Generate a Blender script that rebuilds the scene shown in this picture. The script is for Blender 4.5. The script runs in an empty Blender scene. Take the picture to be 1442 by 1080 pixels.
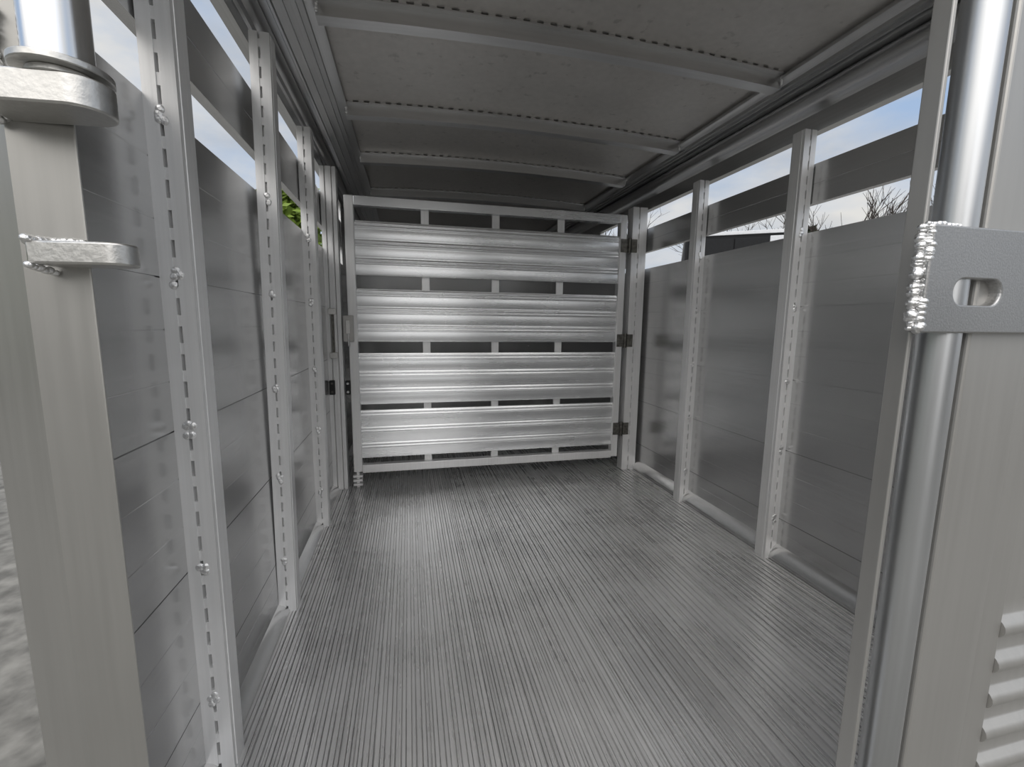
import bpy, bmesh, math, random
from mathutils import Vector, Matrix
random.seed(7)
S = bpy.context.scene
COL = S.collection

# ------------------------------------------------------------------ camera
def make_camera():
    y, p, r, f = 0.231013, 0.137259, 0.0118862, 619.08
    fw = Vector((math.sin(y)*math.cos(p), math.cos(y)*math.cos(p), -math.sin(p)))
    ri = Vector((math.cos(y), -math.sin(y), 0)); up = ri.cross(fw)
    r2 = math.cos(r)*ri + math.sin(r)*up
    u2 = -math.sin(r)*ri + math.cos(r)*up
    cam = bpy.data.cameras.new('camera'); cam.sensor_fit = 'HORIZONTAL'
    cam.sensor_width = 36; cam.lens = 36*f/1442; cam.clip_start = .02; cam.clip_end = 500
    o = bpy.data.objects.new('camera', cam); COL.objects.link(o)
    b = -fw
    o.matrix_world = Matrix(((r2.x, u2.x, b.x, 0), (r2.y, u2.y, b.y, 0), (r2.z, u2.z, b.z, .97), (0, 0, 0, 1)))
    S.camera = o
make_camera()
S.view_settings.view_transform = 'Standard'
S.view_settings.look = 'None'
S.view_settings.exposure = -0.55
S.view_settings.gamma = 1.0
S.cycles.max_bounces = 16
S.cycles.glossy_bounces = 10
S.cycles.diffuse_bounces = 6

# ------------------------------------------------------------------ world: broken cloud, brighter behind the viewer
GLOW = (2.9, 2.74, 2.54)
def make_world():
    w = bpy.data.worlds.new('sky'); S.world = w; w.use_nodes = True
    n = w.node_tree.nodes; l = w.node_tree.links; n.clear()
    out = n.new('ShaderNodeOutputWorld'); bg = n.new('ShaderNodeBackground')
    tc = n.new('ShaderNodeTexCoord')
    sep = n.new('ShaderNodeSeparateXYZ'); l.new(tc.outputs['Generated'], sep.inputs[0])
    ramp = n.new('ShaderNodeValToRGB'); l.new(sep.outputs['Z'], ramp.inputs[0])
    e = ramp.color_ramp.elements
    e[0].position = 0.0; e[0].color = (.80, .84, .88, 1)
    e[1].position = 0.80; e[1].color = (.36, .53, .84, 1)
    a = e.new(.30); a.color = (.48, .65, .92, 1)
    mp = n.new('ShaderNodeMapping'); mp.inputs['Scale'].default_value = (1, 1, 2.2)
    mp.inputs['Location'].default_value = (3.1, 1.7, .4)
    l.new(tc.outputs['Generated'], mp.inputs[0])
    ns = n.new('ShaderNodeTexNoise'); ns.inputs['Scale'].default_value = 2.1
    ns.inputs['Detail'].default_value = 9; ns.inputs['Roughness'].default_value = .55
    l.new(mp.outputs[0], ns.inputs['Vector'])
    cr = n.new('ShaderNodeValToRGB'); l.new(ns.outputs['Fac'], cr.inputs[0])
    cr.color_ramp.elements[0].position = .36; cr.color_ramp.elements[1].position = .56
    ns2 = n.new('ShaderNodeTexNoise'); ns2.inputs['Scale'].default_value = 5
    ns2.inputs['Detail'].default_value = 6; l.new(mp.outputs[0], ns2.inputs['Vector'])
    cc = n.new('ShaderNodeValToRGB'); l.new(ns2.outputs['Fac'], cc.inputs[0])
    cc.color_ramp.elements[0].position = .35; cc.color_ramp.elements[0].color = (.66, .70, .76, 1)
    cc.color_ramp.elements[1].position = .62; cc.color_ramp.elements[1].color = (.97, .96, .93, 1)
    mix = n.new('ShaderNodeMix'); mix.data_type = 'RGBA'
    l.new(cr.outputs[0], mix.inputs[0]); l.new(ramp.outputs[0], mix.inputs[6]); l.new(cc.outputs[0], mix.inputs[7])
    # extra warm sky glow added high behind the viewer to light the interior
    dot = n.new('ShaderNodeVectorMath'); dot.operation = 'DOT_PRODUCT'
    nrm = n.new('ShaderNodeVectorMath'); nrm.operation = 'NORMALIZE'
    l.new(tc.outputs['Generated'], nrm.inputs[0]); l.new(nrm.outputs[0], dot.inputs[0])
    dot.inputs[1].default_value = Vector((-.20, -.62, .75)).normalized()
    mr = n.new('ShaderNodeMapRange'); mr.inputs[1].default_value = .42; mr.inputs[2].default_value = 1
    mr.inputs[3].default_value = 0; mr.inputs[4].default_value = 1
    l.new(dot.outputs['Value'], mr.inputs[0])
    pw = n.new('ShaderNodeMath'); pw.operation = 'POWER'; pw.inputs[1].default_value = 1.6
    l.new(mr.outputs[0], pw.inputs[0])
    gl = n.new('ShaderNodeVectorMath'); gl.operation = 'SCALE'; gl.inputs[0].default_value = GLOW
    l.new(pw.outputs[0], gl.inputs['Scale'])
    ad = n.new('ShaderNodeVectorMath'); ad.operation = 'ADD'
    l.new(mix.outputs[2], ad.inputs[0]); l.new(gl.outputs[0], ad.inputs[1])
    l.new(ad.outputs[0], bg.inputs['Color']); bg.inputs['Strength'].default_value = 1.15
    l.new(bg.outputs[0], out.inputs[0])
make_world()

# ------------------------------------------------------------------ materials
def mat_base(name):
    m = bpy.data.materials.new(name); m.use_nodes = True
    nt = m.node_tree; b = nt.nodes['Principled BSDF']
    return m, nt, b
def alu(name, base, rough, stretch=(60, 60, 60), bump=.03, var=.12, tint=None, metallic=1.0, spots=0, rvar=.10):
    """mill-finish aluminium: brushed grain runs along the axis with the small stretch value"""
    m, nt, b = mat_base(name); n, l = nt.nodes, nt.links
    b.inputs['Metallic'].default_value = metallic
    tc = n.new('ShaderNodeTexCoord')
    mp = n.new('ShaderNodeMapping'); mp.inputs['Scale'].default_value = stretch
    l.new(tc.outputs['Object'], mp.inputs[0])
    ns = n.new('ShaderNodeTexNoise'); ns.inputs['Scale'].default_value = 1; ns.inputs['Detail'].default_value = 5
    l.new(mp.outputs[0], ns.inputs['Vector'])
    big = n.new('ShaderNodeTexNoise'); big.inputs['Scale'].default_value = 3.5; big.inputs['Detail'].default_value = 4
    l.new(tc.outputs['Object'], big.inputs['Vector'])
    add = n.new('ShaderNodeMath'); add.operation = 'MULTIPLY_ADD'; add.inputs[1].default_value = .5
    l.new(ns.outputs['Fac'], add.inputs[0])
    hf = n.new('ShaderNodeMath'); hf.operation = 'MULTIPLY'; hf.inputs[1].default_value = .5
    l.new(big.outputs['Fac'], hf.inputs[0]); l.new(hf.outputs[0], add.inputs[2])
    rp = n.new('ShaderNodeValToRGB'); l.new(add.outputs[0], rp.inputs[0])
    t = tint or (1, 1, 1)
    rp.color_ramp.elements[0].position = .3; rp.color_ramp.elements[1].position = .7
    rp.color_ramp.elements[0].color = tuple(base*(1-var)*c for c in t)+(1,)
    rp.color_ramp.elements[1].color = tuple(min(1, base*(1+var))*c for c in t)+(1,)
    col = rp.outputs[0]
    if spots:
        sp = n.new('ShaderNodeTexNoise'); sp.inputs['Scale'].default_value = 26; sp.inputs['Detail'].default_value = 3
        l.new(tc.outputs['Object'], sp.inputs['Vector'])
        sr = n.new('ShaderNodeValToRGB'); l.new(sp.outputs['Fac'], sr.inputs[0])
        sr.color_ramp.elements[0].position = .27; sr.color_ramp.elements[0].color = (1-spots,)*3+(1,)
        sr.color_ramp.elements[1].position = .36; sr.color_ramp.elements[1].color = (1, 1, 1, 1)
        mx = n.new('ShaderNodeMix'); mx.data_type = 'RGBA'; mx.blend_type = 'MULTIPLY'; mx.inputs[0].default_value = 1
        l.new(col, mx.inputs[6]); l.new(sr.outputs[0], mx.inputs[7]); col = mx.outputs[2]
    l.new(col, b.inputs['Base Color'])
    rr = n.new('ShaderNodeMapRange'); rr.inputs[3].default_value = max(.03, rough-rvar); rr.inputs[4].default_value = rough+rvar
    l.new(add.outputs[0], rr.inputs[0]); l.new(rr.outputs[0], b.inputs['Roughness'])
    bp = n.new('ShaderNodeBump'); bp.inputs['Strength'].default_value = bump; bp.inputs['Distance'].default_value = .01
    l.new(ns.outputs['Fac'], bp.inputs['Height']); l.new(bp.outputs[0], b.inputs['Normal'])
    return m
def plain(name, col, rough=.6, metallic=0, scale=20, var=.25, bump=0):
    m, nt, b = mat_base(name); n, l = nt.nodes, nt.links
    tc = n.new('ShaderNodeTexCoord'); ns = n.new('ShaderNodeTexNoise'); ns.inputs['Scale'].default_value = scale
    ns.inputs['Detail'].default_value = 5; l.new(tc.outputs['Object'], ns.inputs['Vector'])
    rp = n.new('ShaderNodeValToRGB'); l.new(ns.outputs['Fac'], rp.inputs[0])
    rp.color_ramp.elements[0].position = .3; rp.color_ramp.elements[1].position = .7
    rp.color_ramp.elements[0].color = tuple(c*(1-var) for c in col)+(1,)
    rp.color_ramp.elements[1].color = tuple(min(1, c*(1+var)) for c in col)+(1,)
    l.new(rp.outputs[0], b.inputs['Base Color']); b.inputs['Roughness'].default_value = rough
    b.inputs['Metallic'].default_value = metallic
    if bump:
        bp = n.new('ShaderNodeBump'); bp.inputs['Strength'].default_value = bump
        l.new(ns.outputs['Fac'], bp.inputs['Height']); l.new(bp.outputs[0], b.inputs['Normal'])
    return m
M = dict(
    wall=alu('wall_aluminium', .62, .25, (60, .6, 110), .008, .06, metallic=.82, rvar=.06),
    floor=alu('floor_aluminium', .74, .28, (70, .5, 70), .008, .22, metallic=.55, spots=.08),
    ceil=alu('roof_sheet', .60, .42, (40, 40, 40), .01, .10, tint=(1, .965, .92), spots=.22, metallic=.6),
    rail=alu('rail_aluminium', .58, .33, (150, 1, 150), .04, .1),
    bow=alu('bow_aluminium', .62, .33, (2, 80, 80), .03, .1),
    post=alu('post_aluminium', .86, .36, (140, 140, 3), .03, .08, metallic=.30),
    gate=alu('gate_aluminium', .84, .27, (1.0, 40, 60), .002, .05, tint=(.97, .985, 1), metallic=.75, rvar=.03),
    frame=alu('frame_aluminium', .47, .40, (90, 90, 3), .02, .06, tint=(1, .985, .95), metallic=.7),
    tube=alu('tube_aluminium', .86, .20, (120, 120, 2), .02, .06),
    pipe=alu('dull_pipe', .66, .36, (120, 120, 2), .01, .06, tint=(.96, .98, 1)),
    jamb=alu('dull_jamb', .40, .40, (90, 90, 3), .02, .08, tint=(1, .985, .94), metallic=.7),
    plate=alu('cast_plate', .44, .42, (420, 420, 420), .07, .2),
    lug=alu('lug_aluminium', .64, .38, (160, 160, 160), .06, .1, tint=(1, .99, .96)),
    weld=alu('weld_bead', .85, .32, (250, 250, 250), .3, .2),
    hinge=plain('dull_hinge_steel', (.16, .155, .14), .5, .8, 60, .4, .2),
    rubber=plain('black_rubber', (.012, .012, .012), .6),
    screw=plain('bright_screw', (.75, .75, .75), .25, 1),
    gravel=plain('gravel', (.20, .195, .18), .95, 0, 9, .45, .6),
    bark=plain('bark', (.055, .045, .038), .9),
    leaf=plain('green_leaf', (.16, .24, .03), .6, 0, 2, .5),
    dleaf=plain('dark_leaf', (.022, .030, .014), .7, 0, 2, .5),
    black=plain('black_paint', (.008, .009, .011), .8),
    white=plain('white_paint', (.75, .77, .80), .4, 0, 20, .05),
    tyre=plain('tyre_rubber', (.02, .02, .02), .8),
    red=plain('red_lens', (.35, .02, .02), .25),
)

# ------------------------------------------------------------------ mesh helper
class MB:
    def __init__(s): s.bm = bmesh.new()
    def box(s, x0, x1, y0, y1, z0, z1):
        v = [s.bm.verts.new((x, y, z)) for x in (x0, x1) for y in (y0, y1) for z in (z0, z1)]
        for q in ((0,1,3,2), (4,6,7,5), (0,4,5,1), (2,3,7,6), (0,2,6,4), (1,5,7,3)):
            s.bm.faces.new([v[i] for i in q])
        return s
    def prism(s, pts, axis, a0, a1):
        """closed outline pts extruded along axis: X: pts=(y,z); Y: pts=(x,z); Z: pts=(x,y)"""
        f = {'X': lambda p, a: (a, p[0], p[1]), 'Y': lambda p, a: (p[0], a, p[1]), 'Z': lambda p, a: (p[0], p[1], a)}[axis]
        A = [s.bm.verts.new(f(p, a0)) for p in pts]; B = [s.bm.verts.new(f(p, a1)) for p in pts]
        n = len(pts)
        for i in range(n):
            j = (i+1) % n
            s.bm.faces.new((A[i], A[j], B[j], B[i]))
        s.bm.faces.new(A); s.bm.faces.new(B[::-1])
        return s
    def cyl(s, p0, p1, r0, r1=None, n=24, cap=True):
        r1 = r0 if r1 is None else r1
        p0 = Vector(p0); p1 = Vector(p1); d = (p1-p0).normalized()
        u = d.orthogonal().normalized(); w = d.cross(u)
        A = [s.bm.verts.new(p0+r0*(math.cos(t)*u+math.sin(t)*w)) for t in [2*math.pi*i/n for i in range(n)]]
        B = [s.bm.verts.new(p1+r1*(math.cos(t)*u+math.sin(t)*w)) for t in [2*math.pi*i/n for i in range(n)]]
        for i in range(n): s.bm.faces.new((A[i], A[(i+1) % n], B[(i+1) % n], B[i]))
        if cap: s.bm.faces.new(A[::-1]); s.bm.faces.new(B)
        return s
    def ring(s, c, z0, z1, ro, ri, n=32):
        L = []
        for (r, z) in ((ro, z0), (ro, z1), (ri, z1), (ri, z0)):
            L.append([s.bm.verts.new((c[0]+r*math.cos(2*math.pi*i/n), c[1]+r*math.sin(2*math.pi*i/n), z)) for i in range(n)])
        for k in range(4):
            A, B = L[k], L[(k+1) % 4]
            for i in range(n): s.bm.faces.new((A[i], A[(i+1) % n], B[(i+1) % n], B[i]))
        return s
    def lump(s, c, rx, ry, rz, n=1):
        r = bmesh.ops.create_icosphere(s.bm, subdivisions=n, radius=1)
        for v in r['verts']: v.co = Vector((v.co.x*rx+c[0], v.co.y*ry+c[1], v.co.z*rz+c[2]))
        return s
    def bead(s, p0, p1, r, step=.5, wob=.25):
        p0 = Vector(p0); p1 = Vector(p1); n = max(2, int((p1-p0).length/(r*step*2)))
        for i in range(n+1):
            p = p0.lerp(p1, i/n); k = 1+random.uniform(-wob, wob)
            s.lump(p+Vector((random.uniform(-.2, .2)*r, random.uniform(-.2, .2)*r, random.uniform(-.2, .2)*r)), r*k, r*k, r*k*.8, 2)
        return s
    def build(s, name, mat, parent=None, bevel=0, smooth=False, seg=2):
        bmesh.ops.recalc_face_normals(s.bm, faces=s.bm.faces)
        me = bpy.data.meshes.new(name)
        off = world_loc(parent) if parent else Vector()
        if off.length: bmesh.ops.translate(s.bm, verts=s.bm.verts, vec=-off)
        if smooth:
            for f in s.bm.faces: f.smooth = True
            for e in s.bm.edges:
                if len(e.link_faces) == 2 and e.calc_face_angle(0) > math.radians(38): e.smooth = False
        s.bm.to_mesh(me); s.bm.free()
        me.materials.append(M[mat])
        o = bpy.data.objects.new(name, me); COL.objects.link(o)
        if parent: o.parent = parent
        if bevel:
            b = o.modifiers.new('bevel', 'BEVEL'); b.width = bevel; b.segments = seg; b.limit_method = 'ANGLE'
            b.angle_limit = math.radians(40)
        return o
def world_loc(o):
    v = Vector()
    while o: v += o.location; o = o.parent
    return v
def thing(name, label, cat, loc=(0, 0, 0), group=None):
    o = bpy.data.objects.new(name, None); COL.objects.link(o); o.location = loc; o.empty_display_size = .1
    return tag(o, label, cat, group)
def tag(o, label, cat, group=None):
    o['label'] = label; o['category'] = cat
    if group: o['group'] = group
    return o
SETTING = {
    'floor': ('ribbed aluminium plank floor running the length of the trailer', 'floor'),
    'wall_left': ('left side wall of smooth grey aluminium planks below the open slots', 'wall'),
    'wall_right': ('right side wall of smooth grey aluminium planks below the open slots', 'wall'),
    'wall_front': ('dark nose wall glimpsed through the gaps of the divider gate', 'wall'),
    'trim_1': ('grey slat between the two open slots of the left wall', 'slat'),
    'trim_2': ('grey slat between the two open slots of the right wall', 'slat'),
    'trim_3': ('grooved eave rail between the left wall slots and the roof', 'rail'),
    'trim_4': ('grooved eave rail between the right wall slots and the roof', 'rail'),
    'baseboard_left': ('low base rail along the foot of the left wall', 'baseboard'),
    'baseboard_right': ('coved base rail along the foot of the right wall', 'baseboard'),
    'ceiling': ('slightly arched dull aluminium roof sheet above the bows', 'ceiling'),
    'ground': ('grey gravel ground outside at the lower left edge', 'ground'),
}
def struct(o, label=None, cat=None):
    o['kind'] = 'structure'
    label, cat = SETTING[o.name]
    o['label'] = label; o['category'] = cat
    return o
def copy_tree(o, parent=None):
    c = o.copy(); COL.objects.link(c)
    if parent: c.parent = parent
    for ch in list(o.children): copy_tree(ch, c)
    return c

XL, XR = -.44, 1.49            # inner faces of the side walls
Y0, Y1 = .72, 4.60             # rear end of the walls, nose wall

# ------------------------------------------------------------------ floor of ribbed planks
def build_floor():
    pts = []; pitch = .1695; x = -.138-pitch*2
    while x < XR+.05:
        pts += [(x-.0016, .0), (x-.0012, -.006), (x+.0012, -.006), (x+.0016, .0)]
        k = 7; w = (pitch-.0032)/k
        for i in range(k):
            c = x+.0016+w*(i+.5)
            pts += [(c-.0066, 0), (c-.0062, -.0080), (c-.0042, -.0080), (c-.0036, .0034), (c+.0036, .0034), (c+.0042, -.0080), (c+.0062, -.0080), (c+.0066, 0)]
        x += pitch
    pts = [(max(XL-.02, min(XR+.02, a)), b) for a, b in pts]
    q = [pts[0]]
    for p_ in pts[1:]:
        if abs(p_[0]-q[-1][0]) > 1e-6 or abs(p_[1]-q[-1][1]) > 1e-6: q.append(p_)
    q = [p_ for p_ in q if XL-.0199 < p_[0] < XR+.0199]
    q = [(XL-.02, -.06), (XL-.02, 0)]+q+[(XR+.02, 0), (XR+.02, -.06)]
    # outline is a fan-unfriendly polygon: build the top strip and a plain underside
    mb = MB(); bm = mb.bm
    A = [bm.verts.new((a, .45, b)) for a, b in q]; B = [bm.verts.new((a, Y1, b)) for a, b in q]
    for i in range(len(q)-1): bm.faces.new((A[i], A[i+1], B[i+1], B[i]))
    bm.faces.new((A[0], B[0], B[-1], A[-1]))
    for L_ in (A, B):
        lo0, lo1 = L_[0], L_[-1]
        top = L_[1:-1]
        bm.faces.new([lo0]+top+[lo1])
    struct(mb.build('floor', 'floor'))
build_floor()

# ------------------------------------------------------------------ side walls: planks with grooves, two open slots above
def wall_profile(xin, sgn, ztop, seams):
    """inner outline bottom to top; sgn=+1 when the inside of the trailer is towards +x"""
    zs = [0.0]+seams+[ztop]; P = [(xin, -.06)]
    for a, b in zip(zs[:-1], zs[1:]):
        h = b-a
        if a > 0: P += [(xin-sgn*.004, a-.0010), (xin-sgn*.004, a+.0010), (xin, a+.0014)]
        for t in (.33, .67):
            z = a+h*t
            P += [(xin, z-.0012), (xin-sgn*.0006, z-.0006), (xin-sgn*.0006, z+.0006), (xin, z+.0012)]
        if b < ztop: P += [(xin, b-.0014)]
    P += [(xin, ztop)]
    return P+[(xin-sgn*.035, ztop), (xin-sgn*.035, -.06)]
SEAM = [.175, .467, .757, 1.045]
def build_wall(side):
    xin, sgn, zt = ((XL, 1, 1.357), (XR, -1, 1.322))[side == 'right']
    mb = MB(); mb.prism(wall_profile(xin, sgn, zt, SEAM), 'Y', Y0 if side == 'left' else .62, Y1)
    xa, xb = sorted((xin, xin-sgn*.035))
    mb.box(xa, xb, 3.35, Y1, zt, 1.80)
    o = struct(mb.build('wall_'+side, 'wall'))
    # the slat between the two slots and the welded backing strip
    za, zb = ((1.475, 1.650), (1.428, 1.572))[side == 'right']
    x0, x1 = sorted((xin-sgn*.004, xin-sgn*.030))
    m = MB(); h = zb-za
    prof = [(xin-sgn*.004, za), (xin-sgn*.004, za+h*.5-.001), (xin-sgn*.005, za+h*.5), (xin-sgn*.004, za+h*.5+.001), (xin-sgn*.004, zb),
            (xin-sgn*.030, zb), (xin-sgn*.030, za)]
    m.prism(prof, 'Y', Y0 if side == 'left' else .62, 3.36)
    s = struct(m.build('trim_1' if side == 'left' else 'trim_2', 'wall'))
    return o
build_wall('left'); build_wall('right')

def top_rail(name, xin, sgn, zs, ze, inset):
    """extruded eave rail from the top slot up to the roof sheet"""
    d = lambda t: xin+sgn*t
    dz = ze-zs
    P = [(d(0), zs), (d(.004), zs+.018), (d(.004), zs+dz*.36), (d(.012), zs+dz*.40)]
    for i in range(9):                                    # rounded bead
        a = math.pi*(-.5+i/8*.95)
        P.append((d(.030+.022*math.cos(a)), zs+dz*.62+.034*math.sin(a)))
    P += [(d(.050), zs+dz*.80), (d(.072), zs+dz*.80), (d(.075), zs+dz*.76), (d(.083), zs+dz*.76), (d(.086), zs+dz*.82),
          (d(inset*.52), zs+dz*.84), (d(inset*.525), zs+dz*.79), (d(inset*.56), zs+dz*.79), (d(inset*.565), zs+dz*.845), (d(inset*.66), zs+dz*.855), (d(inset*.665), zs+dz*.78), (d(inset*.73), zs+dz*.78), (d(inset*.735), zs+dz*.83), (d(inset*.82), zs+dz*.83), (d(inset*.83), zs+dz*.89),
          (d(inset*.96), zs+dz*.93), (d(inset), zs+dz*.97), (d(inset), ze+.004), (d(inset-.012), ze+.004), (d(inset-.012), ze+.03),
          (d(-.035), ze+.03), (d(-.035), zs)]
    m = MB(); m.prism(P, 'Y', .45, Y1)
    struct(m.build(name, 'rail', smooth=True))
ZC = 1.870
IL, IR = .206, .145
top_rail('trim_3', XL, 1, 1.772, ZC, IL)
top_rail('trim_4', XR, -1, 1.686, ZC, IR)

# base rails along the foot of both walls
def base_rail(name, xin, sgn, y0, h=.064):
    m = MB()
    m.prism([(xin, 0.0), (xin+sgn*.034, 0.0), (xin+sgn*.034, .22*h), (xin+sgn*.030, .35*h), (xin+sgn*.014, .78*h), (xin, h)], 'Y', y0, Y1)
    struct(m.build(name, 'wall', smooth=True))
base_rail('baseboard_right', XR, -1, .62)
base_rail('baseboard_left', XL, 1, Y0, .030)

# nose wall and roof
m = MB()
prof = [(Y1, -.06)]
for k in range(7):
    z = .29*k
    prof += [(Y1, z+.01), (Y1-.006, z+.03), (Y1-.006, z+.25), (Y1, z+.27)]
prof += [(Y1, 2.02), (Y1+.04, 2.02), (Y1+.04, -.06)]
m.prism(prof, 'X', XL-.035, XR+.035)
struct(m.build('wall_front', 'wall'))
XM = (XL+IL+XR-IR)/2; XW = (XR-IR-XL-IL)/2
def ceil_z(x): return ZC+.016+.022*(1-((x-XM)/XW)**2)
def build_ceiling():
    n = 36; xs = [XL+IL-.013+(XR-IR-XL-IL+.026)*i/n for i in range(n+1)]
    P = [(x, ceil_z(x)) for x in xs]+[(x, ceil_z(x)+.012) for x in reversed(xs)]
    m = MB(); bm = m.bm
    A = [bm.verts.new((a, .45, b)) for a, b in P]; B = [bm.verts.new((a, Y1+.04, b)) for a, b in P]
    k = len(P)
    for i in range(k): bm.faces.new((A[i], A[(i+1) % k], B[(i+1) % k], B[i]))
    for i in range(n):
        for L_ in (A, B): bm.faces.new((L_[i], L_[i+1], L_[k-2-i], L_[k-1-i]))
    struct(m.build('ceiling', 'ceil', smooth=True))
build_ceiling()

# ------------------------------------------------------------------ roof bows
def bow_strip(m, xa, xb, y0, y1, t0, t1, n):
    bm = m.bm; rows = []
    for i in range(n+1):
        x = xa+(xb-xa)*i/n; z = ceil_z(x)
        rows.append([bm.verts.new((x, y, z-t)) for y, t in ((y0, t0), (y1, t0), (y1, t1), (y0, t1))])
    for a, b in zip(rows[:-1], rows[1:]):
        for k in range(4): bm.faces.new((a[k], a[(k+1) % 4], b[(k+1) % 4], b[k]))
    bm.faces.new(rows[0]); bm.faces.new(rows[-1][::-1])
def make_bow(y, label):
    xa, xb = XL+IL-.008, XR-IR+.008
    t = thing('roof_bow', label, 'roof bow', (XM, y, ZC), 'arched roof bows')
    m = MB(); bow_strip(m, xa, xb, y, y+.046, .007, .050, 28); m.build('channel', 'bow', t)
    f = MB(); bow_strip(f, xa, xb, y-.020, y, .0045, .0075, 28); k = 36
    for i in range(k):                                    # stitch lugs between flange and roof sheet
        x0 = xa+(xb-xa)*(i+.25)/k; x1 = xa+(xb-xa)*(i+.75)/k
        bow_strip(f, x0, x1, y-.020, y-.014, .0, .0045, 1)
    f.build('flange', 'bow', t)
    for x in (xa+.004, xb-.004):
        w = MB(); w.bead((x, y-.006, ceil_z(x)-.040), (x, y-.006, ceil_z(x)-.012), .005); w.build('weld_bead', 'weld', t, smooth=True)
make_bow(1.485, 'nearest roof bow, wide arched strip across the ceiling at the top edge')
make_bow(2.115, 'second roof bow from the camera, halfway to the divider gate')
make_bow(2.690, 'third roof bow from the camera, just above the top rail of the divider gate')
make_bow(3.350, 'farthest visible roof bow, beyond the divider gate in the dark front bay')

# ------------------------------------------------------------------ wall posts
def make_post(side, y, ztop, base_z, label):
    xin, sgn = ((XL, 1), (XR, -1))[side == 'right']
    d = lambda t: xin+sgn*t
    t = thing('wall_post', label, 'post', (d(.026), y+.025, 0), 'upright posts of the '+side+' wall')
    def bx(m, a, b, y0, y1, z0, z1):
        x0, x1 = sorted((d(a), d(b))); m.box(x0, x1, y0, y1, z0, z1)
    m = MB(); bx(m, .0, .052, y+.016, y+.050, base_z, ztop)
    bx(m, .047, .055, y+.012, y+.054, base_z, ztop)       # lipped inner edge
    m.build('channel', 'post', t, bevel=.0015)
    f = MB(); bx(f, .000, .0228, y, y+.016, base_z, ztop); bx(f, .0290, .0535, y, y+.016, base_z, ztop)
    z = base_z+.02
    while z < ztop-.03:                                   # bridges that leave a row of dark slits
        bx(f, .0228, .0290, y+.002, y+.016, z, z+.021); z += .052
    f.build('face_flange', 'post', t)
    for z in SEAM+[1.322]:
        if z > ztop: continue
        w = MB()
        for i in range(5):
            w.lump((d(.026+random.uniform(-.007, .007)), y, z+random.uniform(-.014, .014)), .0075, .003, .008, 2)
        w.build('weld_bead', 'weld', t, smooth=True)
    return t
p1 = make_post('left', .945, 1.775, 0, 'nearest bright post on the left wall, reaching the bottom edge of the picture')
p2 = make_post('left', 1.490, 1.775, 0, 'second bright post on the left wall, its foot halfway up the floor')
p2.rotation_euler.y = math.radians(.6)
p3 = make_post('left', 2.120, 1.775, 0, 'third post on the left wall, the last before the divider gate latch')
r1 = make_post('right', 1.440, 1.690, 0, 'nearer and larger of two posts on the right wall')
r2 = make_post('right', 2.045, 1.690, 0, 'farther and smaller of two posts on the right wall, nearer the gate hinges')

# ------------------------------------------------------------------ divider gate and its posts
def gate_panel_profile(y, z0, z1):
    P = []; n = 3; h = (z1-z0)/n
    for i in range(n):
        a = z0+h*i
        P += [(y, a)]
        for k in range(9):
            t = k/8; P.append((y-.001-.0013*math.sin(math.pi*t), a+h*(.05+.52*t)))
        for c in (.68, .86):
            for k in range(5):
                t = k/4; P.append((y-.0010-.0022*math.sin(math.pi*t), a+h*(c-.075+.15*t)))
    P += [(y, z1), (y+.022, z1), (y+.022, z0)]
    Q = [P[0]]
    for p in P[1:]:
        if (Vector(p)-Vector(Q[-1])).length > 1e-5: Q.append(p)
    return Q
def build_gate():
    y = 2.62
    t = thing('divider_gate', 'closed aluminium divider gate of four wide horizontal boards across the trailer', 'gate', (.515, y+.015, .082))
    m = MB(); m.box(-.326, -.277, y-.012, y+.036, .095, 1.640); m.build('stile', 'post', t, .004)
    m = MB(); m.box(1.296, 1.340, y-.012, y+.036, .095, 1.640); m.build('stile', 'post', t, .004)
    m = MB(); m.box(-.277, 1.296, y-.012, y+.036, 1.590, 1.640); m.build('top_rail', 'gate', t, .003)
    m = MB(); m.box(-.277, 1.296, y-.012, y+.036, .088, .136); m.build('bottom_rail', 'post', t, .003)
    for z0, z1 in ((1.222, 1.513), (.855, 1.148), (.494, .789), (.176, .459)):
        m = MB(); m.prism(gate_panel_profile(y, z0, z1), 'X', -.277, 1.296); m.build('board', 'gate', t, smooth=True)
    for x in (.080, .490, .895):
        m = MB(); m.box(x, x+.045, y+.0225, y+.034, .130, 1.592); m.build('upright', 'post', t, .002)
    # slam latch on the free stile
    m = MB(); m.box(-.350, -.296, y-.045, y-.012, .855, 1.000)
    lb = m.build('latch_box', 'frame', t, .004)
    m = MB(); m.box(-.335, -.311, y-.058, y-.045, .900, .975); m.build('lever', 'lug', lb, .003)
    m = MB(); m.box(-.326, -.316, y-.054, y-.045, .830, .900); m.build('bolt', 'screw', lb, .002)
    m = MB(); m.box(-.352, -.326, y-.022, y+.0, .556, .636)
    rb = m.build('bumper', 'rubber', t, .003)
    rb['label'] = 'black rubber bumper with two bright screws'
    for z in (.572, .620):
        m = MB(); m.cyl((-.339, y-.026, z), (-.339, y-.022, z), .007, n=12); m.build('screw', 'screw', rb)
    # gate foot
    for i, z in enumerate((.020, .045, .070)):
        m = MB(); m.box(-.330, -.278, y-.016, y+.030, z-.006, z+.006); m.build('foot_tread', 'post', t, .001)
    m = MB(); m.box(-.312, -.296, y-.004, y+.016, .0, .094); m.build('drop_leg', 'post', t, .001)
    # hinges
    for z in (1.455, .865, .285):
        m = MB(); m.box(1.300, 1.352, y-.020, y-.012, z-.040, z+.040)
        h = m.build('hinge', 'hinge', t, .002); h['label'] = 'dark steel hinge on the right stile'
        m = MB(); m.cyl((1.354, y-.020, z-.046), (1.354, y-.020, z+.046), .011, n=16); m.build('hinge_pin', 'hinge', h, smooth=True)
build_gate()
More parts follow.
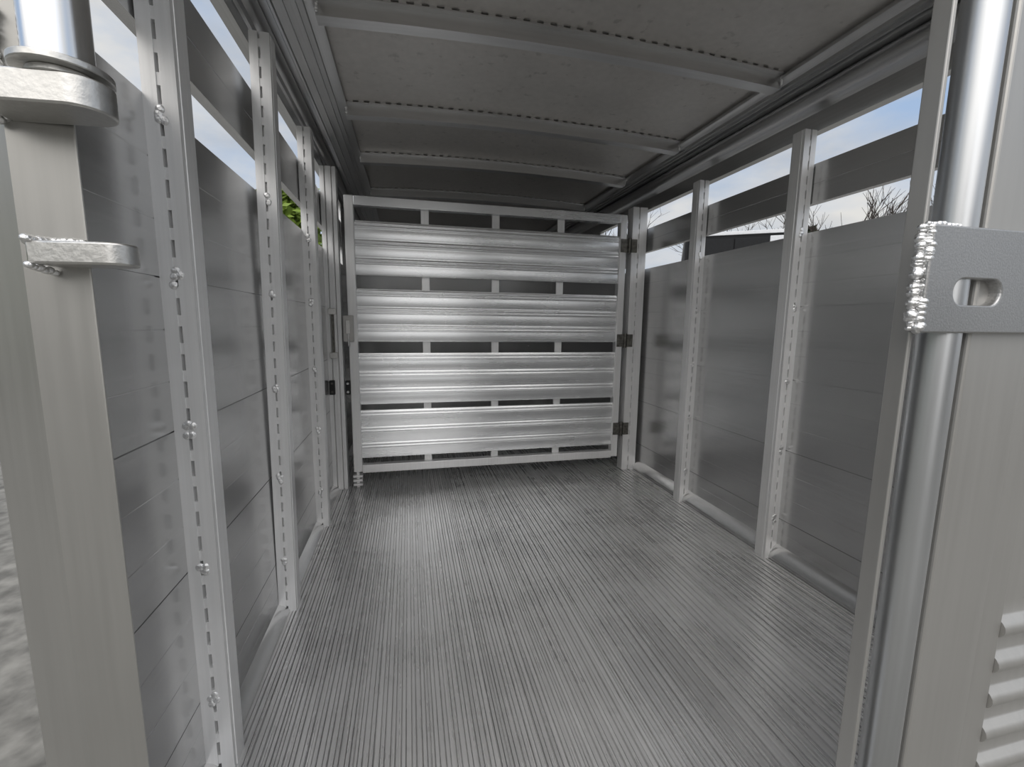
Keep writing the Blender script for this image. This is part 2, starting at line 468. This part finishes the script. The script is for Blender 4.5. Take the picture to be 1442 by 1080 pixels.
def gate_posts():
    y = 2.60
    t = thing('gate_post', 'latch post between the left wall and the free edge of the divider gate', 'post', (-.40, y+.03, 0), 'posts carrying the divider gate')
    m = MB(); m.prism([(XL, y+.06), (XL, y), (-.418, y), (-.418, y+.02), (-.412, y+.02), (-.412, y), (-.384, y), (-.384, y+.02), (-.379, y+.02), (-.379, y), (-.360, y), (-.360, y+.06)], 'Z', 0, 1.775); m.build('channel', 'post', t, .001)
    m = MB(); m.box(-.396, -.386, y-.006, y, 0, 1.60); m.build('rib', 'post', t, .001)
    for z in (.78, 1.02):
        m = MB(); m.box(-.425, -.383, y-.022, y-.006, z-.016, z+.016); m.build('keeper_lug', 'lug', t, .003)
    m = MB(); m.box(-.410, -.398, y-.018, y-.001, .796, 1.004); m.build('keeper_bar', 'hinge', t, .002)
    m = MB(); m.box(-.435, -.406, y-.018, y, .560, .640)
    rb = m.build('bumper', 'rubber', t, .003); rb['label'] = 'black rubber bumper'
    for z in (.576, .624):
        m = MB(); m.cyl((-.420, y-.021, z), (-.420, y-.018, z), .006, n=12); m.build('screw', 'hinge', rb)
    t = thing('gate_post', 'hinge post between the right wall and the hinged edge of the divider gate', 'post', (1.42, y+.03, 0), 'posts carrying the divider gate')
    m = MB(); m.box(1.372, 1.470, y+.012, y+.070, 0, 1.69); m.build('channel', 'post', t, .003)
    m = MB()
    m.box(1.372, 1.412, y, y+.012, 0, 1.69); m.box(1.420, 1.470, y, y+.012, 0, 1.69)
    z = .03
    while z < 1.62: m.box(1.412, 1.420, y+.003, y+.012, z, z+.03); z += .06
    m.build('face_flange', 'post', t)
    for z in (1.455, .865, .285):
        m = MB(); m.box(1.366, 1.405, y-.008, y, z-.040, z+.040); h = m.build('hinge_leaf', 'hinge', t, .002)
        h['label'] = 'dark steel hinge leaf'
    for z in SEAM:
        w = MB(); w.bead((1.416, y-.001, z-.012), (1.416, y-.001, z+.012), .006); w.build('weld_bead', 'weld', t, smooth=True)
gate_posts()

# ------------------------------------------------------------------ rear corner post on the left with its lugs
def rounded_tab(cx, cy, w, length, ang, z0, z1, hole=0):
    """flat tab: square at the root, half round at the tip"""
    P = [(0, -w/2), (length-w/2, -w/2)]
    for i in range(1, 32):
        a = -math.pi/2+math.pi*i/32; P.append((length-w/2+w/2*math.cos(a), w/2*math.sin(a)))
    P += [(length-w/2, w/2), (0, w/2)]
    c, s = math.cos(ang), math.sin(ang)
    m = MB(); m.prism([(cx+c*a-s*b, cy+s*a+c*b) for a, b in P], 'Z', z0, z1)
    return m
def rear_left():
    t = thing('corner_post', 'tan-grey rear corner post at the left edge, with two welded lugs', 'post', (-.435, .645, 0))
    m = MB(); m.prism([(-.414, .610), (-.350, .610), (-.412, .706), (-.516, .706), (-.516, .682)], 'Z', 0, 1.95)
    m.build('box_tube', 'jamb', t, .003, seg=3)
    lug = rounded_tab(-.408, .583, .056, .114, math.radians(-5), 1.176, 1.206).build('hinge_lug', 'lug', t, .002, smooth=True)
    m = MB(); m.bead((-.414, .606, 1.207), (-.370, .606, 1.207), .006); m.bead((-.414, .604, 1.174), (-.413, .604, 1.29), .007)
    m.bead((-.408, .560, 1.180), (-.412, .606, 1.180), .006)
    m.build('weld_bead', 'weld', lug, smooth=True)
    tab = rounded_tab(-.386, .597, .040, .094, math.radians(-8), 1.026, 1.050).build('latch_lug', 'lug', t, .0025, smooth=True)
    m = MB(); m.bead((-.388, .578, 1.051), (-.384, .606, 1.052), .006); m.bead((-.384, .606, 1.054), (-.352, .606, 1.053), .005)
    m.bead((-.388, .580, 1.024), (-.384, .606, 1.020), .005)
    m.build('weld_bead', 'weld', tab, smooth=True)
    m = MB(); m.ring((-.336, .577), 1.206, 1.212, .028, .012); m.ring((-.336, .577), 1.212, 1.219, .040, .012); wash = m
    m = MB(); m.cyl((-.338, .577, 1.2195), (-.338, .577, 1.95), .0275, n=48); h = m.build('hinge_pipe', 'tube', t, smooth=True); h['label'] = 'shiny round hinge pipe on the upper lug'
    wash.build('washer', 'lug', h, .001, smooth=True)
rear_left()

# ------------------------------------------------------------------ half-closed rear gate at the right
def rear_right():
    y = .414
    t = thing('rear_gate', 'half-closed rear gate at the right edge with rounded edge tube and slotted latch plate', 'gate', (.72, y+.02, -.02))
    m = MB(); m.box(.611, .6175, .4265, .4490, -.02, 1.95); m.build('edge_flange', 'frame', t, .0015)
    m = MB(); m.cyl((.655, .4237, -.02), (.655, .4237, 1.95), .0218, n=64); m.build('edge_tube', 'pipe', t, smooth=True)
    m = MB(); m.box(.6865, .797, y-.004, y+.040, -.02, 1.95); m.build('stile', 'frame', t, .004, seg=3)
    m = MB(); m.box(.797, .862, y+.008, y+.034, -.02, 1.95); m.build('inner_flange', 'frame', t, .002)
    for z0 in (.02,):
        P = []; n = 9; h = .54/n
        for i in range(n):
            a = z0+h*i
            for k in range(7):
                q = k/6; P.append((y+.014-.012*math.sin(math.pi*q)**.7, a+h*(.04+.55*q)))
            P += [(y+.016, a+h*.64), (y+.016, a+h)]
        P += [(y+.016, z0+.78), (y+.030, z0+.78), (y+.030, z0)]
        m = MB(); m.prism(P, 'X', .862, 1.48); m.build('ribbed_board', 'frame', t, smooth=True)
    m = MB(); m.box(1.48, 1.54, y-.005, y+.040, -.02, 1.95); m.build('stile', 'frame', t, .004)
    # latch plate with oblong slot
    x0, x1, z0, z1, ya, yb = .586, .80, .964, 1.088, y-.016, y-.001
    hx0, hx1, hz, hr = .6465, .6915, 1.013, .0155
    bm = bmesh.new()
    N = 12
    hole = [(hx1+hr*math.cos(a), hz+hr*math.sin(a)) for a in [math.pi/2-math.pi*i/N for i in range(N+1)]]
    hole += [(hx0+hr*math.cos(a), hz+hr*math.sin(a)) for a in [-math.pi/2-math.pi*i/N for i in range(N+1)]]
    # outer loop in the same order: walk around the rectangle by angle
    outer = []
    for i, (a, b) in enumerate(hole):
        cx, cz = (hx0+hx1)/2, hz
        dx, dz = a-cx, b-cz
        s = min((((x1 if dx > 0 else x0)-cx)/dx) if abs(dx) > 1e-9 else 1e9, (((z1 if dz > 0 else z0)-cz)/dz) if abs(dz) > 1e-9 else 1e9)
        outer.append((cx+dx*s, cz+dz*s))
    corners = [(x1, z1), (x1, z0), (x0, z0), (x0, z1)]
    for c in corners:                                     # snap the nearest outer point to each corner
        i = min(range(len(outer)), key=lambda k: (outer[k][0]-c[0])**2+(outer[k][1]-c[1])**2); outer[i] = c
    rows = []
    for yy in (ya, yb):
        rows.append(([bm.verts.new((a, yy, b)) for a, b in hole], [bm.verts.new((a, yy, b)) for a, b in outer]))
    k = len(hole)
    for i in range(k):
        j = (i+1) % k
        for hv, ov in rows: bm.faces.new((hv[i], hv[j], ov[j], ov[i]))
        bm.faces.new((rows[0][0][i], rows[0][0][j], rows[1][0][j], rows[1][0][i]))
        bm.faces.new((rows[0][1][i], rows[0][1][j], rows[1][1][j], rows[1][1][i]))
    m = MB(); m.bm.free(); m.bm = bm
    pl = m.build('latch_plate', 'plate', t, .003, seg=3); pl['label'] = 'grey steel latch plate with an oblong slot'
    m = MB(); m.bead((.583, y-.006, .968), (.583, y-.006, 1.084), .0052, .35, .4); m.bead((.589, y-.011, .966), (.589, y-.011, 1.086), .0050, .35, .4); m.bead((.590, y-.006, 1.090), (.66, y-.004, 1.090), .004)
    m.build('weld_bead', 'weld', pl, smooth=True)
rear_right()

# ------------------------------------------------------------------ outdoors
GZ = -.55
m = MB(); m.box(-70, 70, -70, 70, GZ-.1, GZ); struct(m.build('ground', 'gravel'))

def branch(m, p, d, L, r, depth, tips):
    q = p+d*L
    m.cyl(p, q, r, r*.62, n=5, cap=False)
    if depth == 0: tips.append(q); return
    for k in range(random.choice((2, 3, 3))):
        a = Vector((random.uniform(-1, 1), random.uniform(-1, 1), random.uniform(-.25, .8)))
        nd = (d*.75+a*.62).normalized()
        branch(m, p+d*L*random.uniform(.65, 1), nd, L*random.uniform(.62, .82), r*.58, depth-1, tips)
def bare_tree(x, y, h, label):
    t = thing('bare_tree', label, 'tree', (x, y, GZ), 'leafless trees beyond the right wall')
    m = MB(); m.cyl((x, y, GZ), (x+.05, y, GZ+h*.30), .13, .10, n=8); m.build('trunk', 'bark', t)
    b = MB(); tips = []
    for k in range(4):
        a = k*1.6+random.random()
        d = Vector((math.cos(a)*.55, math.sin(a)*.55, .9)).normalized()
        branch(b, Vector((x+.05, y, GZ+h*.28)), d, h*.24, .065, 4, tips)
    b.build('branches', 'bark', t)
bare_tree(15.4, 13.6, 7.6, 'bare branching tree seen through the lower right slot beside the rear gate')
bare_tree(15.5, 20.0, 8.0, 'bare branching tree seen in the lower right slot beside the nearer wall post')
bare_tree(22.5, 14.5, 9.5, 'tallest bare tree, farthest right behind the slots of the right wall')
bare_tree(11.5, 25.0, 10.5, 'small bare treetop seen through the upper right slot by the farther post')

def leafy(name, label, x, y, h, w, mat, n, z0=.3, group=None, ls=.12):
    t = thing(name, label, 'tree', (x, y, GZ), group)
    m = MB(); m.cyl((x, y, GZ), (x, y, GZ+h*.5), .12, .06, n=8); m.build('trunk', 'bark', t)
    m = MB(); bm = m.bm
    for i in range(n):
        u = random.random(); a = random.uniform(0, 2*math.pi); rr = math.sqrt(random.random())
        zz = h*(z0+(1-z0)*u); prof = math.sin(math.pi*min(1, .18+u*.80))**.8
        c = Vector((x+w*prof*rr*math.cos(a), y+w*prof*rr*math.sin(a), GZ+zz))
        ux = Vector((random.uniform(-1, 1), random.uniform(-1, 1), random.uniform(-1, 1))).normalized()
        uy = ux.orthogonal().normalized(); s = ls*random.uniform(.6, 1.4)
        v = [bm.verts.new(c+ux*s), bm.verts.new(c+uy*s*.5), bm.verts.new(c-ux*s), bm.verts.new(c-uy*s*.5)]
        bm.faces.new(v)
    o = m.build('foliage', mat, t); o['kind'] = 'stuff'
leafy('leafy_tree', 'yellow-green leafy tree seen through the left wall slot', -3.05, 13.6, 5.7, 1.0, 'leaf', 2600, .55)
leafy('evergreen_tree', 'dark evergreen top showing low in the right slot beside the nearer post', 20.2, 19.4, 6.55, 1.7, 'dleaf', 3000, .1, ls=.2)

def box_truck():
    cx, cy = 7.35, 9.05; a = math.radians(-33)
    t = thing('box_truck', 'black box truck with a white roof rim parked beyond the right wall', 'truck', (cx, cy, GZ))
    L = lambda n, mb, mt, p, bv=.01: mb.build(n, mt, p, bv)
    def B(x0, x1, y0, y1, z0, z1): return MB().box(cx+x0, cx+x1, cy+y0, cy+y1, GZ+z0, GZ+z1)
    L('cargo_box', B(-1.05, 1.05, 0, 4.6, .95, 3.58), 'black', t)
    L('roof_rim', B(-1.08, 1.08, -.03, 4.63, 3.58, 3.66), 'white', t)
    L('door', B(-.98, -.01, -.03, 0, 1.05, 3.50), 'black', t); L('door', B(.01, .98, -.03, 0, 1.05, 3.50), 'black', t)
    L('bumper', B(-1.0, 1.0, -.12, -.02, .55, .72), 'black', t)
    L('chassis', B(-.5, .5, .1, 6.3, .60, .95), 'black', t)
    L('cab', B(-.98, .98, 4.7, 6.4, .6, 2.5), 'white', t, .08)
    L('marker_lamp', B(.72, 1.03, -.06, -.03, 3.26, 3.52), 'white', t)
    for x in (-.85, .85): L('tail_lamp', B(x-.08, x+.08, -.15, -.12, .58, .70), 'red', t)
    for x in (-.92, .92):
        for y in (.95, 5.6):
            m = MB(); m.cyl((cx+x-.13, cy+y, GZ+.45), (cx+x+.13, cy+y, GZ+.45), .45, n=28); m.build('wheel', 'tyre', t, .03)
    t.rotation_euler.z = a
box_truck()

# unseen dark trees added behind the viewer to darken what the aluminium mirrors
def far_row():
    k = 0
    for x in (-17, -11.5, -6.2, 5.6, 11.0, 16.5):
        m = None
        leafy('reflection_tree', 'unseen dark tree added behind the open rear of the trailer for the metal to reflect', x, -16+random.uniform(-1, 1), random.uniform(4.5, 7), 2.4, 'dleaf', 1500, .05, 'added reflection trees behind the trailer', .32)
far_row()
def left_row():  # out-of-view trees added as greenery for the corner post to reflect
    for x, y in ((-13, -5.5), (-14, .5), (-13.5, 6.5)):
        leafy('reflection_tree', 'unseen tree added off to the left of the trailer for the metal to reflect', x, y, random.uniform(4.5, 6.5), 2.3, 'leaf', 1200, .05, 'added reflection trees left of the trailer', .32)
left_row()
